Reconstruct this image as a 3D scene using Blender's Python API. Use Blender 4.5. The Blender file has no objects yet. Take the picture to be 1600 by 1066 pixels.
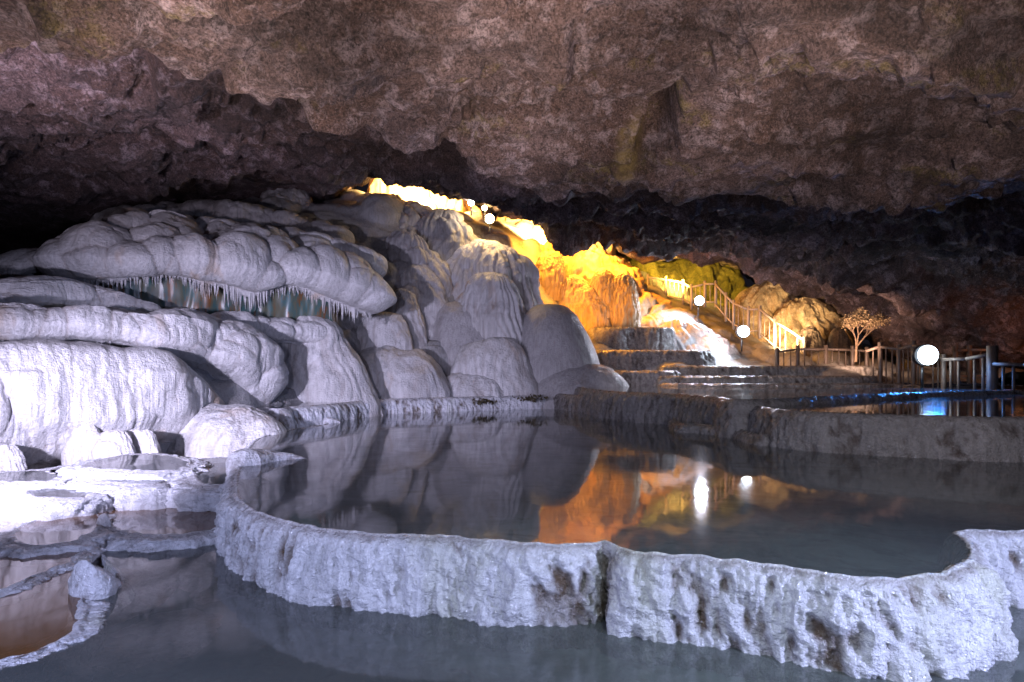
import bpy, bmesh, math, random
import numpy as np
from mathutils import Vector, Matrix
from mathutils.geometry import delaunay_2d_cdt

S = bpy.context.scene
# ------------------------------------------------------------------ camera
K = 978.0            # focal length in pixels of a 1600 wide picture
HZ = 580.0           # picture row of the eye level
EYE = 1.05           # eye height above the big pool's water (z = 0)
cd = bpy.data.cameras.new('camera'); cam = bpy.data.objects.new('camera', cd)
S.collection.objects.link(cam); S.camera = cam
cam.location = (0, 0, EYE); cam.rotation_euler = (math.pi / 2, 0, 0)
cd.sensor_width = 36; cd.lens = 36 * K / 1600; cd.shift_y = (HZ - 533) / 1600
cd.clip_start = .05; cd.clip_end = 300
# ------------------------------------------------------------------ world: inside a cave, next to no sky light
w = bpy.data.worlds.new('World'); S.world = w; w.use_nodes = True
bg = w.node_tree.nodes['Background']; bg.inputs[0].default_value = (.6, .55, .8, 1); bg.inputs[1].default_value = .012
S.view_settings.view_transform = 'Standard'; S.view_settings.look = 'None'
S.view_settings.exposure = 0; S.view_settings.gamma = 1
S.cycles.use_denoising = True; S.cycles.use_adaptive_sampling = True; S.cycles.adaptive_threshold = .025
S.cycles.max_bounces = 5; S.cycles.diffuse_bounces = 2; S.cycles.glossy_bounces = 3; S.cycles.transmission_bounces = 2
S.cycles.transparent_max_bounces = 6; S.cycles.sample_clamp_indirect = 3; S.cycles.caustics_reflective = False
S.cycles.caustics_refractive = False; S.cycles.blur_glossy = .3


def P(px, py, Y):
    return np.array([(px - 800) / K * Y, Y, EYE + (HZ - py) / K * Y])


def G(px, py, z):
    Y = (z - EYE) * K / (HZ - py)
    return np.array([(px - 800) / K * Y, Y, z])


# ------------------------------------------------------------------ hidden lamps of the show cave, and unseen fill lights added
def lamp(name, kind, loc, power, color, size=.15, target=None, angle=90, blend=.6):
    l = bpy.data.lights.new(name, kind); l.energy = power; l.color = color
    l.shadow_soft_size = size
    if kind == 'SPOT': l.spot_size = math.radians(angle); l.spot_blend = blend
    o = bpy.data.objects.new(name, l); S.collection.objects.link(o); o.location = loc
    if target is not None:
        o.rotation_euler = (Vector(target) - Vector(loc)).to_track_quat('-Z', 'Y').to_euler()
    return o


VIO = (.72, .69, 1.0); BLU = (.54, .60, 1.0); WRM = (1.0, .38, .035); CYA = (.03, .26, 1.0); PNK = (1.0, .80, .76)
lamp('flood_left_bank', 'SPOT', (-5.4, 4.2, .9), 1250, VIO, .12, (-6.4, 9.0, -.1), 105, .9)
lamp('flood_left_slope', 'SPOT', (-4.8, 2.0, 1.3), 6600, VIO, .15, (-4.4, 15, .5), 50, 1.)
lamp('fill_centre_slope', 'SPOT', (-1.4, -.4, 1.7), 2500, VIO, .15, (-1.0, 17, 1.2), 42, 1.)  # unseen fill, added to soften the black shadows among the mounds
lamp('flood_right_rim', 'SPOT', (4.1, .9, 1.0), 1150, BLU, .08, (1.4, 3.5, -.35), 95, .8)
lamp('flood_front_rim', 'SPOT', (-3.0, .6, 1.0), 800, BLU, .08, (-1.0, 4.3, -.35), 100, .8)
lamp('fill_front_water', 'SPOT', (.4, -.6, 2.8), 260, (.82, .92, 1.), .2, (.9, 2.6, -.45), 80, .9)  # added overhead light without a fixture, brightens the front pool floor
lamp('fill_pool', 'SPOT', (1.2, 1.6, 3.3), 330, (.75, .88, 1.), .2, (1.6, 4.9, 0), 75, 1.)  # unseen spot added above to brighten the big pool's near water
for lx, pw in ((-6.6, 600), (-4.0, 980), (-1.4, 1250), (1.4, 1250), (4.2, 900), (7.0, 300)):
    lamp('flood_ceiling', 'SPOT', (lx * .75, 2.0, .4), pw, PNK, .08, (lx, 5.6, 4.2), 58, .6)
lamp('fill_right_basins', 'SPOT', (3.2, 2.8, 1.3), 420, (.95, .9, 1.), .15, (4.6, 9.5, .2), 70, .9)  # fill added to lift the dark right hand basins
lamp('fill_terraces', 'SPOT', P(960, 500, 12), 1200, (.9, .85, 1.), .15, P(1180, 585, 18.5), 75, .9)  # unseen spot in mid air, added to make the back terraces paler
lamp('fill_wall_left', 'SPOT', (-5.5, 4.5, 2.2), 1300, (.88, .74, .95), .2, (-6.5, 10.5, 6.2), 60, .9)  # extra light added for the rugged left wall behind the lip

# ------------------------------------------------------------------ numpy noise
rng = np.random.RandomState(7)
_perm = np.arange(256); rng.shuffle(_perm); _perm = np.concatenate([_perm, _perm, _perm])
_gr = rng.normal(size=(256, 3)); _gr /= np.linalg.norm(_gr, axis=1)[:, None]


def noise(p):
    p = np.asarray(p, float); i = np.floor(p).astype(int); f = p - i; i &= 255
    u = f * f * f * (f * (f * 6 - 15) + 10); r = 0
    for a in (0, 1):
        for b in (0, 1):
            for c in (0, 1):
                h = _perm[_perm[_perm[i[..., 0] + a] + i[..., 1] + b] + i[..., 2] + c]
                d = (_gr[h] * (f - np.array([a, b, c]))).sum(-1)
                r = r + d * (u[..., 0] if a else 1 - u[..., 0]) * (u[..., 1] if b else 1 - u[..., 1]) * (u[..., 2] if c else 1 - u[..., 2])
    return r


def fbm(p, oct=4, gain=.5, ridged=False):
    a = 1.; s = 0; q = np.asarray(p, float)
    for k in range(oct):
        n = noise(q + 17.3 * k)
        s = s + a * ((.35 - np.abs(n)) if ridged else n); a *= gain; q = q * 2.03
    return s


def catmull(nodes, n, closed=False):
    """arc-length resampled Catmull-Rom through rows of nodes"""
    p = np.asarray(nodes, float); m = len(p)
    if closed: q = np.vstack([p[-1:], p, p[:2]]); seg = m
    else: q = np.vstack([2 * p[0] - p[1], p, 2 * p[-1] - p[-2]]); seg = m - 1
    out = []
    for k in range(seg):
        a, b, c, d = q[k:k + 4]; t = np.linspace(0, 1, 40, endpoint=False)[:, None]
        out.append(.5 * (2 * b + (c - a) * t + (2 * a - 5 * b + 4 * c - d) * t ** 2 + (3 * b - a - 3 * c + d) * t ** 3))
    out.append((p[0] if closed else p[-1])[None]); out = np.vstack(out)
    L = np.concatenate([[0], np.cumsum(np.linalg.norm(np.diff(out[:, :2], axis=0), axis=1))])
    t = np.linspace(0, L[-1], n, endpoint=not closed)
    return np.stack([np.interp(t, L, out[:, j]) for j in range(out.shape[1])], 1), L[-1]


# ------------------------------------------------------------------ mesh and object helpers
def tag(o, label=None, cat=None, group=None, kind=None):
    if label: o['label'] = label
    if cat: o['category'] = cat
    if group: o['group'] = group
    if kind: o['kind'] = kind
    return o


def empty(name, loc):
    o = bpy.data.objects.new(name, None); S.collection.objects.link(o); o.location = loc; return o


def mesh_obj(name, V, F, mat, parent=None, attrs=None, smooth=True, recenter=True):
    V = np.asarray(V, float).reshape(-1, 3)
    c = np.zeros(3)
    if parent is not None: c = np.array(parent.location)
    elif recenter: c = np.array([V[:, 0].mean(), V[:, 1].mean(), V[:, 2].min()])
    me = bpy.data.meshes.new(name)
    F = np.asarray(F, dtype=np.int32)
    me.vertices.add(len(V)); me.vertices.foreach_set('co', (V - c).astype(np.float32).ravel())
    k = F.shape[1]
    me.loops.add(F.size); me.loops.foreach_set('vertex_index', F.ravel())
    me.polygons.add(len(F)); me.polygons.foreach_set('loop_start', np.arange(0, F.size, k, dtype=np.int32))
    me.polygons.foreach_set('loop_total', np.full(len(F), k, dtype=np.int32))
    me.update(calc_edges=True)
    if smooth: me.polygons.foreach_set('use_smooth', np.ones(len(F), bool))
    for n, v in (attrs or {}).items():
        a = me.attributes.new(n, 'FLOAT', 'POINT'); a.data.foreach_set('value', np.asarray(v, np.float32).ravel())
    me.materials.append(mat); me.validate()
    o = bpy.data.objects.new(name, me); S.collection.objects.link(o)
    if parent is not None: o.parent = parent
    else: o.location = c
    return o


def gridF(nu, nv, closed=False):
    i = np.arange(nu if closed else nu - 1)[:, None]; j = np.arange(nv - 1)[None]
    a = i * nv + j; b = ((i + 1) % nu) * nv + j
    return np.stack([a, b, b + 1, a + 1], -1).reshape(-1, 4)


def gridN(V, closed=False):
    if closed: du = np.roll(V, -1, 0) - np.roll(V, 1, 0)
    else: du = np.gradient(V, axis=0)
    dv = np.gradient(V, axis=1)
    n = np.cross(du, dv); l = np.linalg.norm(n, axis=-1, keepdims=True)
    return n / np.maximum(l, 1e-9)


def toward_cam(V, N):
    s = ((np.array([0, 0, EYE]) - V) * N).sum(-1).mean()
    return N if s > 0 else -N


def domes(V, count, a, az, seed, jit=.4, mask=None, up=.6):
    """max-field of rounded drooping domes centred on points of V; a = half width, az = half height (longer below)"""
    r = np.random.RandomState(seed); fl = V.reshape(-1, 3)
    cand = np.arange(len(fl)) if mask is None else np.nonzero(mask.ravel())[0]
    out = np.zeros(len(fl)); sec = np.zeros(len(fl)); top = np.zeros(len(fl))
    cs = []
    tries = 0
    while len(cs) < count and tries < count * 12:
        tries += 1; c = fl[r.choice(cand)]
        if all(((c - d)[:2] ** 2).sum() / (a * 1.0) ** 2 + (c - d)[2] ** 2 / (az * .62) ** 2 > 1 for d in cs): cs.append(c)
    for c in cs:
        s = 1 + r.uniform(-jit, jit); aa = a * s; zz = az * s * r.uniform(.8, 1.3)
        sel = np.nonzero((np.abs(fl[:, 0] - c[0]) < aa) & (np.abs(fl[:, 1] - c[1]) < aa * 1.6))[0]
        if not len(sel): continue
        d = fl[sel] - c
        dz = np.where(d[:, 2] > 0, d[:, 2] / (zz * up), d[:, 2] / zz)
        q = (d[:, 0] / aa) ** 2 + (d[:, 1] / (aa * 1.6)) ** 2 + dz ** 2
        h = np.where(q < 1, np.maximum(0, 1 - q) ** .52, 0) * s
        o0 = out[sel]; top[sel] = np.where(h > o0, np.clip(d[:, 2] / zz * 3 + .5, 0, 1), top[sel]); sec[sel] = np.maximum(sec[sel], np.minimum(o0, h)); out[sel] = np.maximum(o0, h)
    return out.reshape(V.shape[:-1]), (np.exp(-np.maximum(out - sec, 0) / .04) * (.25 + .75 * top)).reshape(V.shape[:-1])


# ------------------------------------------------------------------ materials
def new_mat(name):
    m = bpy.data.materials.new(name); m.use_nodes = True; nt = m.node_tree
    b = nt.nodes['Principled BSDF']
    return m, nt, b


def nd(nt, t, ins=None, **kw):
    n = nt.nodes.new(t)
    for k, v in kw.items(): setattr(n, k, v)
    for k, v in (ins or {}).items():
        if isinstance(v, bpy.types.NodeSocket): nt.links.new(v, n.inputs[k])
        else: n.inputs[k].default_value = v
    return n


def pos(nt, scale=(1, 1, 1), off=(0, 0, 0)):
    g = nd(nt, 'ShaderNodeNewGeometry')
    m = nd(nt, 'ShaderNodeMapping', {'Vector': g.outputs['Position'], 'Scale': scale, 'Location': off})
    return m.outputs[0]


def nz(nt, vec, scale, detail=4, rough=.55, dist=0):
    return nd(nt, 'ShaderNodeTexNoise', {'Vector': vec, 'Scale': scale, 'Detail': detail, 'Roughness': rough, 'Distortion': dist}).outputs[0]


def ramp(nt, fac, stops):
    r = nd(nt, 'ShaderNodeValToRGB', {0: fac}); e = r.color_ramp.elements
    while len(e) < len(stops): e.new(.5)
    for x, (p_, c) in zip(e, stops):
        x.position = p_; x.color = (c, c, c, 1) if not isinstance(c, tuple) else (*c, 1)
    return r.outputs[0]


def mix(nt, fac, a, b, blend='MIX'):
    m = nd(nt, 'ShaderNodeMix', data_type='RGBA', blend_type=blend)
    for s, v in ((m.inputs[0], fac), (m.inputs[6], a), (m.inputs[7], b)):
        if isinstance(v, bpy.types.NodeSocket): nt.links.new(v, s)
        else: s.default_value = v if not isinstance(v, tuple) else (*v, 1)
    return m.outputs[2]


def math_(nt, op, a, b=0., clamp=False):
    return nd(nt, 'ShaderNodeMath', {0: a, 1: b}, operation=op, use_clamp=clamp).outputs[0]


def attr(nt, name):
    return nd(nt, 'ShaderNodeAttribute', attribute_name=name).outputs['Fac']


def bump(nt, b, h, strength, dist):
    n = nd(nt, 'ShaderNodeBump', {'Height': h, 'Strength': strength, 'Distance': dist})
    nt.links.new(n.outputs[0], b.inputs['Normal'])


def flow_mat(name, glit=0, base=(.60, .58, .58), crease_col=(.16, .11, .08), stain=(.42, .24, .10), rough=.42, crease_amt=.75, stain_amt=.5, wet=.5):
    m, nt, b = new_mat(name)
    p = pos(nt); ps = pos(nt, (1, 1, .14))
    big = ramp(nt, nz(nt, p, .7, 3), [(.35, .78), (.65, 1.0)])
    col = mix(nt, 1.0, base, big, 'MULTIPLY')
    rill = nz(nt, pos(nt, (1, 1, .07)), 17, 5, .65)
    col = mix(nt, math_(nt, 'MULTIPLY', ramp(nt, rill, [(.40, .55), (.56, 0.)]), 1.), col, tuple(c * .55 for c in base))
    st = math_(nt, 'MULTIPLY', ramp(nt, nz(nt, pos(nt, (1, 1, .22), (3, 1, 2)), 1.3, 4), [(.60, 0.), (.70, 1.)]), stain_amt)
    col = mix(nt, st, col, stain)
    cr = math_(nt, 'MULTIPLY', attr(nt, 'crease'), crease_amt)
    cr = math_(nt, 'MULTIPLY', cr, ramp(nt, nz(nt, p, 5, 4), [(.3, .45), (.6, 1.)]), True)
    col = mix(nt, cr, col, crease_col)  # brown deposits on rims; elsewhere creases and ledge undersides go darker
    nt.links.new(col, b.inputs['Base Color'])
    rg = ramp(nt, nz(nt, p, 14, 3), [(.4, rough - .14), (.6, rough + .15)])
    nt.links.new(rg, b.inputs['Roughness'])
    if glit:
        g = ramp(nt, nz(nt, p, 55, 2), [(.62, 0.), (.66, 1.)]); rg = mix(nt, g, rg, (.06, .06, .06)); nt.links.new(rg, b.inputs['Roughness'])
    b.inputs['Specular IOR Level'].default_value = wet
    wr = nz(nt, pos(nt, (1, 1, 2.2)), 16, 6, .62, .6)
    h = math_(nt, 'ADD', math_(nt, 'MULTIPLY', wr, .9), math_(nt, 'MULTIPLY', rill, .8))
    if glit: h = math_(nt, 'ADD', h, math_(nt, 'MULTIPLY', nz(nt, p, 60, 3, .7), .7))
    bump(nt, b, h, 1., .035)
    return m


def rock_mat(name, c1, c2, c3, c4, yellow=.0, bstr=.9, scale=1., rough=.8):
    m, nt, b = new_mat(name)
    p = pos(nt)
    n1 = nz(nt, p, 1.1 * scale, 6, .62, .4); n2 = nz(nt, pos(nt, (1, 1, 1), (5, 9, 2)), 3.6 * scale, 6, .68, .3)
    bd = ramp(nt, nz(nt, pos(nt, (.6, 1.5, 1), (2, 2, 2)), .55 * scale, 5, .6, 1.2), [(.36, .38), (.5, .9), (.66, 1.3)])
    n3 = nz(nt, pos(nt, (.9, 1.1, 1), (1, 2, 3)), 17 * scale, 6, .72)
    col = mix(nt, ramp(nt, n1, [(.38, 0.), (.62, 1.)]), c1, c2)
    col = mix(nt, ramp(nt, n2, [(.50, 0.), (.60, .85)]), col, c3)
    col = mix(nt, ramp(nt, n3, [(.34, .85), (.54, 0.)]), col, c4)
    if yellow:
        y = math_(nt, 'MULTIPLY', ramp(nt, nz(nt, pos(nt, (.5, 1.6, 1.4), (8, 4, 1)), 1.2, 5), [(.57, 0.), (.66, 1.)]), yellow)
        y = math_(nt, 'MULTIPLY', y, ramp(nt, nz(nt, p, 9, 5, .7), [(.45, 0.), (.56, 1.)]))
        col = mix(nt, y, col, (.34, .27, .05))
    sp = nz(nt, pos(nt, (1, 1, 1), (3, 1, 8)), 42 * scale, 4, .75)
    col = mix(nt, ramp(nt, sp, [(.38, .75), (.5, 0.)]), col, c4)
    col = mix(nt, ramp(nt, sp, [(.56, 0.), (.66, .5)]), col, c3)
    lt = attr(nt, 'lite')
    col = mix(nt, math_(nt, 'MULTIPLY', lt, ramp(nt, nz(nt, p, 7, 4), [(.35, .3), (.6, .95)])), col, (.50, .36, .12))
    nt.links.new(col, b.inputs['Base Color'])
    b.inputs['Roughness'].default_value = rough
    nt.links.new(mix(nt, 1., col, bd, 'MULTIPLY'), b.inputs['Base Color'])
    h = math_(nt, 'ADD', math_(nt, 'MULTIPLY', n3, .5), math_(nt, 'ADD', nz(nt, p, 34 * scale, 5, .7), n2))
    bump(nt, b, h, bstr, .09)
    return m


M = {}
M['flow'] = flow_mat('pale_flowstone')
M['flow_grey'] = flow_mat('grey_flowstone', base=(.40, .38, .38), stain=(.2, .16, .12), crease_col=(.10, .08, .07), wet=.6)
M['flow_dull'] = flow_mat('dull_flowstone', base=(.34, .33, .33), stain=(.2, .16, .12), crease_col=(.07, .05, .04))
M['terrace'] = flow_mat('dark_terrace_stone', base=(.22, .20, .20), stain=(.16, .10, .07), crease_col=(.05, .035, .03), rough=.3, wet=.8)
M['ochre'] = flow_mat('ochre_flowstone', base=(.52, .36, .18), stain=(.45, .2, .05), crease_col=(.14, .06, .02), rough=.5)
M['rim'] = flow_mat('pool_rim_stone', 1, base=(.72, .72, .76), crease_col=(.10, .065, .04), stain=(.36, .38, .16), rough=.28, crease_amt=1.0, stain_amt=.35, wet=.9)
M['rim_grey'] = flow_mat('back_rim_stone', 1, base=(.30, .28, .27), crease_col=(.07, .05, .04), stain=(.2, .13, .08), rough=.3, crease_amt=.9, wet=.8)
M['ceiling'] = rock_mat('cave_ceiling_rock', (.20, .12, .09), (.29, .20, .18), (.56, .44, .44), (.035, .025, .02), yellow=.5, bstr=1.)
M['wall'] = rock_mat('cave_back_rock', (.09, .05, .04), (.15, .10, .10), (.32, .25, .27), (.02, .013, .015), scale=.8)  # darker than the ceiling rock: shade behind the lip put into the colour
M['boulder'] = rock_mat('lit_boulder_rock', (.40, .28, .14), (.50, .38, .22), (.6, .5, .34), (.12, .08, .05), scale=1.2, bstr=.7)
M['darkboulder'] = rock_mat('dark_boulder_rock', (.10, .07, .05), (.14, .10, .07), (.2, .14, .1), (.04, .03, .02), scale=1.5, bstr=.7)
M['moss'] = rock_mat('mossy_rock', (.14, .13, .02), (.22, .19, .03), (.30, .24, .04), (.05, .05, .01), scale=2.2, bstr=1., rough=.95)


def water_mat(name, tint, rip=.15, scale=3, dens=.0, murk=(.02, .03, .03)):
    m, nt, b = new_mat(name); nt.nodes.remove(b)
    out = nt.nodes['Material Output']
    h = nz(nt, pos(nt, (1, .35, 1)), scale, 3, .5)
    bp = nd(nt, 'ShaderNodeBump', {'Height': h, 'Strength': rip, 'Distance': .02})
    gl = nd(nt, 'ShaderNodeBsdfGlossy', {'Roughness': .05, 'Color': (1, 1, 1, 1), 'Normal': bp.outputs[0]})
    tr = nd(nt, 'ShaderNodeBsdfTransparent', {'Color': (*tint, 1)})
    df = nd(nt, 'ShaderNodeBsdfDiffuse', {'Color': (*murk, 1)})
    mx0 = nd(nt, 'ShaderNodeMixShader', {0: dens, 1: tr.outputs[0], 2: df.outputs[0]})
    fr = nd(nt, 'ShaderNodeFresnel', {'IOR': 1.333, 'Normal': bp.outputs[0]})
    mx = nd(nt, 'ShaderNodeMixShader', {0: fr.outputs[0], 1: mx0.outputs[0], 2: gl.outputs[0]})
    nt.links.new(mx.outputs[0], out.inputs['Surface'])
    return m


M['water'] = water_mat('pool_water', (.7, .76, .76), .10, 3.0, .32, (.17, .185, .19))
M['water_brown'] = water_mat('brown_pool_water', (.9, .8, .7), .05, 3.0, .8, (.17, .085, .035))
M['water_front'] = water_mat('front_pool_water', (.8, .86, .86), .05, 2.0, .38, (.18, .20, .195))


def floor_mat(name, a, b_, c):
    m, nt, b = new_mat(name)
    n = nz(nt, pos(nt, (1, 1.3, 1)), 1.1, 7, .62, .8); n2 = nz(nt, pos(nt, (1, 1, 1), (4, 2, 0)), 3.5, 6, .65, .5)
    col = mix(nt, ramp(nt, n, [(.35, 0.), (.6, 1.)]), a, b_)
    col = mix(nt, ramp(nt, n2, [(.55, 0.), (.72, .8)]), col, c)
    nt.links.new(col, b.inputs['Base Color']); b.inputs['Roughness'].default_value = .9
    bump(nt, b, n2, .5, .05)
    return m


M['floor'] = floor_mat('pool_floor_silt', (.10, .12, .14), (.34, .40, .43), (.03, .03, .035))
M['floor_front'] = floor_mat('front_pool_floor_silt', (.20, .22, .21), (.36, .43, .42), (.12, .10, .085))
M['floor_brown'] = floor_mat('brown_pool_floor_silt', (.10, .045, .02), (.17, .09, .04), (.05, .03, .02))
M['floor_olive'] = floor_mat('olive_pool_floor_silt', (.10, .09, .07), (.17, .15, .11), (.06, .05, .04))


def plain(name, col, rough=.6, metal=0, n_amt=.25, sc=20, stretch=(1, 1, 1)):
    m, nt, b = new_mat(name)
    n = nz(nt, pos(nt, stretch), sc, 4)
    c = mix(nt, ramp(nt, n, [(.35, 0.), (.65, n_amt)]), col, tuple(x * .35 for x in col))
    nt.links.new(c, b.inputs['Base Color']); b.inputs['Roughness'].default_value = rough; b.inputs['Metallic'].default_value = metal
    bump(nt, b, n, .3, .01)
    return m


def glow(name, col, s):
    m, nt, b = new_mat(name)
    b.inputs['Base Color'].default_value = (*col, 1); b.inputs['Emission Color'].default_value = (*col, 1); b.inputs['Emission Strength'].default_value = s
    return m


M['wood'] = plain('weathered_fence_wood', (.42, .37, .34), .6, 0, .6, 30, (1, 1, .2))
M['wood_shaded'] = plain('shaded_fence_wood', (.17, .13, .11), .5, 0, .6, 30, (1, 1, .2))  # same wood in a darker colour, standing in for weaker light
M['steel'] = plain('lamp_housing_metal', (.05, .05, .055), .4, .6)
M['twig'] = plain('pale_bark', (.30, .20, .13), .8)
M['leaf'] = plain('pale_dry_leaves', (.42, .30, .16), .7)
M['debris'] = plain('dark_dead_leaves', (.06, .045, .02), .8)
M['glow_white'] = glow('lamp_lens_white', (.75, .90, 1.0), 30)
M['glow_warm'] = glow('lamp_lens_warm', (1., .80, .45), 30)

# ------------------------------------------------------------------ ceiling and back wall: one continuous rock surface
def lipY(py): return 3.15 * K / (HZ - py)

# each column: picture x -> rows (depth, height); rows mean: behind camera, overhead x2, lip, recess, three rows back, contact, behind contact
COLS = {}
def col_(px, lip, recess, r1, r2, r3, con):
    ly = lipY(lip)
    q = lambda a: (a[1], EYE + (HZ - a[0]) / K * a[1])
    r1 = (r1[0] + 6, r1[1])
    lip = lip - (9 if px >= 1000 else 0); ly = lipY(lip)
    rows = [(-4, 3.6), (0, 3.9), (3.5, 4.25), (ly * .75, 4.25), (ly - .22, 4.16), (ly + .0, 4.22), (ly + .35, 4.75 + recess), (ly + .9, max(4.7 + recess, q(r1)[1] + .25)), q(r1), q(r2), q(r3), q(con), (con[1] + 7, q(con)[1] + ((HZ - con[0]) / K * 7 + .9 if 560 < px < 1150 else .2))]
    COLS[px] = rows
col_(-600, 80, .5, (150, 9), (230, 11), (310, 13), (380, 16))
col_(0, 93, .6, (140, 8.8), (190, 11), (245, 13.5), (310, 17))
col_(200, 100, .6, (140, 9), (190, 11.2), (245, 14), (303, 17.5))
col_(350, 113, .7, (160, 9.8), (200, 12), (235, 15), (268, 18))
col_(470, 150, .7, (185, 10), (215, 12.5), (245, 16), (277, 19))
col_(600, 178, .6, (205, 10.5), (225, 13), (245, 16), (263, 19.5))
col_(700, 205, .4, (225, 11), (245, 14), (270, 17.5), (290, 20.5))
col_(770, 232, .4, (250, 12), (275, 14.5), (300, 18.5), (325, 21.5))
col_(850, 262, .4, (275, 12.5), (295, 15.5), (318, 20), (338, 25))
col_(950, 276, .5, (295, 13), (315, 17), (340, 22), (364, 28))
col_(1020, 270, .6, (300, 13.5), (335, 18), (370, 24), (400, 30))
col_(1100, 272, .7, (300, 14), (330, 18), (362, 24), (396, 31))
col_(1200, 287, .7, (320, 14), (355, 18), (390, 23), (424, 29))
col_(1320, 288, .7, (330, 14.5), (380, 18), (430, 22), (482, 26))
col_(1400, 293, .7, (345, 14.5), (410, 17.5), (480, 20.5), (548, 23))
col_(1600, 300, .7, (360, 14.5), (430, 16.5), (505, 18.5), (590, 20))
col_(2200, 310, .7, (380, 13), (450, 14.5), (520, 15.5), (610, 16.5))


def ceiling():
    xs = np.array(sorted(COLS)); R = np.array([COLS[x] for x in xs])          # cols x rows x (Y,z)
    nu, nper = 1150, [4, 10, 90, 110, 10, 24, 10, 44, 56, 56, 56, 12]
    kx = np.concatenate([np.linspace(-600, -60, 60, endpoint=False), np.linspace(-60, 1660, nu - 120, endpoint=False), np.linspace(1660, 2200, 60)])
    # smooth interpolation over columns
    def interp(v):
        y = np.interp(kx, xs, v); k = np.hanning(41); k /= k.sum()
        return np.convolve(np.pad(y, 20, mode='edge'), k, 'valid')
    Ri = np.stack([np.stack([interp(R[:, r, c]) for c in (0, 1)], -1) for r in range(R.shape[1])], 1)
    rows = []
    for r, n in enumerate(nper):
        t = np.linspace(0, 1, n, endpoint=False)[None, :, None]
        rows.append(Ri[:, r:r + 1] * (1 - t) + Ri[:, r + 1:r + 2] * t)
    rows.append(Ri[:, -1:]); YZ = np.concatenate(rows, 1)
    Y = YZ[..., 0]; X = (kx[:, None] - 800) / K * np.maximum(Y, 4.5)
    V = np.stack([X, Y, YZ[..., 1]], -1)
    N = gridN(V)
    N[..., 2] -= .0
    s = np.sign(-(N[..., 2:3])); s[s == 0] = 1
    N = N * s                                                   # facing down, towards the hall
    back = np.clip((Y - 9) / 8, 0, 1)
    warp = V + .5 * np.stack([noise(V * .7), noise(V * .7 + 9), noise(V * .7 + 31)], -1)
    rough_m = np.clip(.45 + 1.6 * noise(V * .45 + 40), .15, 1)
    d = .26 * fbm(warp * .55, 3) + .15 * fbm(warp * 1.4 + 4, 3, .55, True) + .16 * rough_m * fbm(warp * 3.1, 2, .6, True) + .10 * rough_m * noise(V * 5.2)
    d += .06 * rough_m * fbm(V * 9 + 2, 2, .6)
    st = fbm(warp * np.array([.28, .55, .4]) + 60, 3, .5); k_ = st * 5; d += .34 * (np.floor(k_) + np.clip((k_ - np.floor(k_) - .42) * 6, 0, 1)) * .55
    st = fbm(warp * np.array([.9, 1.5, 1]) + 80, 2, .5); k_ = st * 4; d += .10 * (np.floor(k_) + np.clip((k_ - np.floor(k_) - .4) * 5, 0, 1))
    d += back * (.8 * fbm(warp * .35 + 7, 3) + .55 * fbm(warp * np.array([.8, .5, .6]) + 3, 4, .55, True))
    # rippled hanging curtains on the right hand back wall
    rw = np.clip((X - 4) / 3, 0, 1) * back
    d += rw * .30 * np.abs(noise(V * np.array([1.0, .35, .12]) + 5))
    d += np.exp(-((Y - 8.0) / 3) ** 2) * 0
    # keep the contact rows clear of the slope below
    fade = np.clip((1 - np.abs(np.linspace(0, 1, V.shape[1]) - .97) / .10), 0, 1)[None] * .6
    d = d * (1 - fade)
    hole = P(1015, 200, lipY(200)); r2 = ((X - hole[0] - .1) / .2) ** 2 + ((Y - hole[1]) / .5) ** 2
    d -= 1.2 * np.exp(-r2 ** 2)
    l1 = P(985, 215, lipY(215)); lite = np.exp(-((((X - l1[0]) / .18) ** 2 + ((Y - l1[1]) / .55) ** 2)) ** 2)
    V = V + N * d[..., None]
    cut = sum(nper[:6])
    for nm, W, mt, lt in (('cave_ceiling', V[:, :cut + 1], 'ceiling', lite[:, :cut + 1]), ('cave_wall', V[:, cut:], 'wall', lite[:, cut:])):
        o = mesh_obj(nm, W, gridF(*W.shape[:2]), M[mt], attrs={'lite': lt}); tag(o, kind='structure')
    return o


ceiling()

# ------------------------------------------------------------------ slope under everything at the back, and the floor below the pools
def sheet(name, cols, nu, nv, mat, amp, freq, kxr=None, seed=0, kind='structure', bulge=None):
    xs = np.array(sorted(cols)); R = np.array([[(q[1], EYE + (HZ - q[0]) / K * q[1]) for q in cols[x]] for x in xs])
    kx = np.linspace(xs[0], xs[-1], nu)
    Ri = np.stack([np.stack([np.interp(kx, xs, R[:, r, c]) for c in (0, 1)], -1) for r in range(R.shape[1])], 1)
    t = np.linspace(0, R.shape[1] - 1, nv); i = np.minimum(t.astype(int), R.shape[1] - 2); f = (t - i)[None, :, None]
    YZ = Ri[:, i] * (1 - f) + Ri[:, i + 1] * f
    V = np.stack([(kx[:, None] - 800) / K * YZ[..., 0], YZ[..., 0], YZ[..., 1]], -1)
    N = gridN(V); N *= np.sign(N[..., 2:3] + 1e-6)
    d = amp * fbm(V * freq + seed, 4, .55) + .5 * amp * fbm(V * freq * 1.7 + seed, 4, .55, True)
    cr = np.zeros(V.shape[:2])
    if bulge:
        for (n, a, az, h, sd) in bulge:
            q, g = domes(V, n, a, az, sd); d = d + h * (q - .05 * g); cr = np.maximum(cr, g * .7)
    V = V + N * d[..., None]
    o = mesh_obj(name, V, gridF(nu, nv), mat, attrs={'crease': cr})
    if kind: tag(o, kind=kind)
    return o


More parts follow.
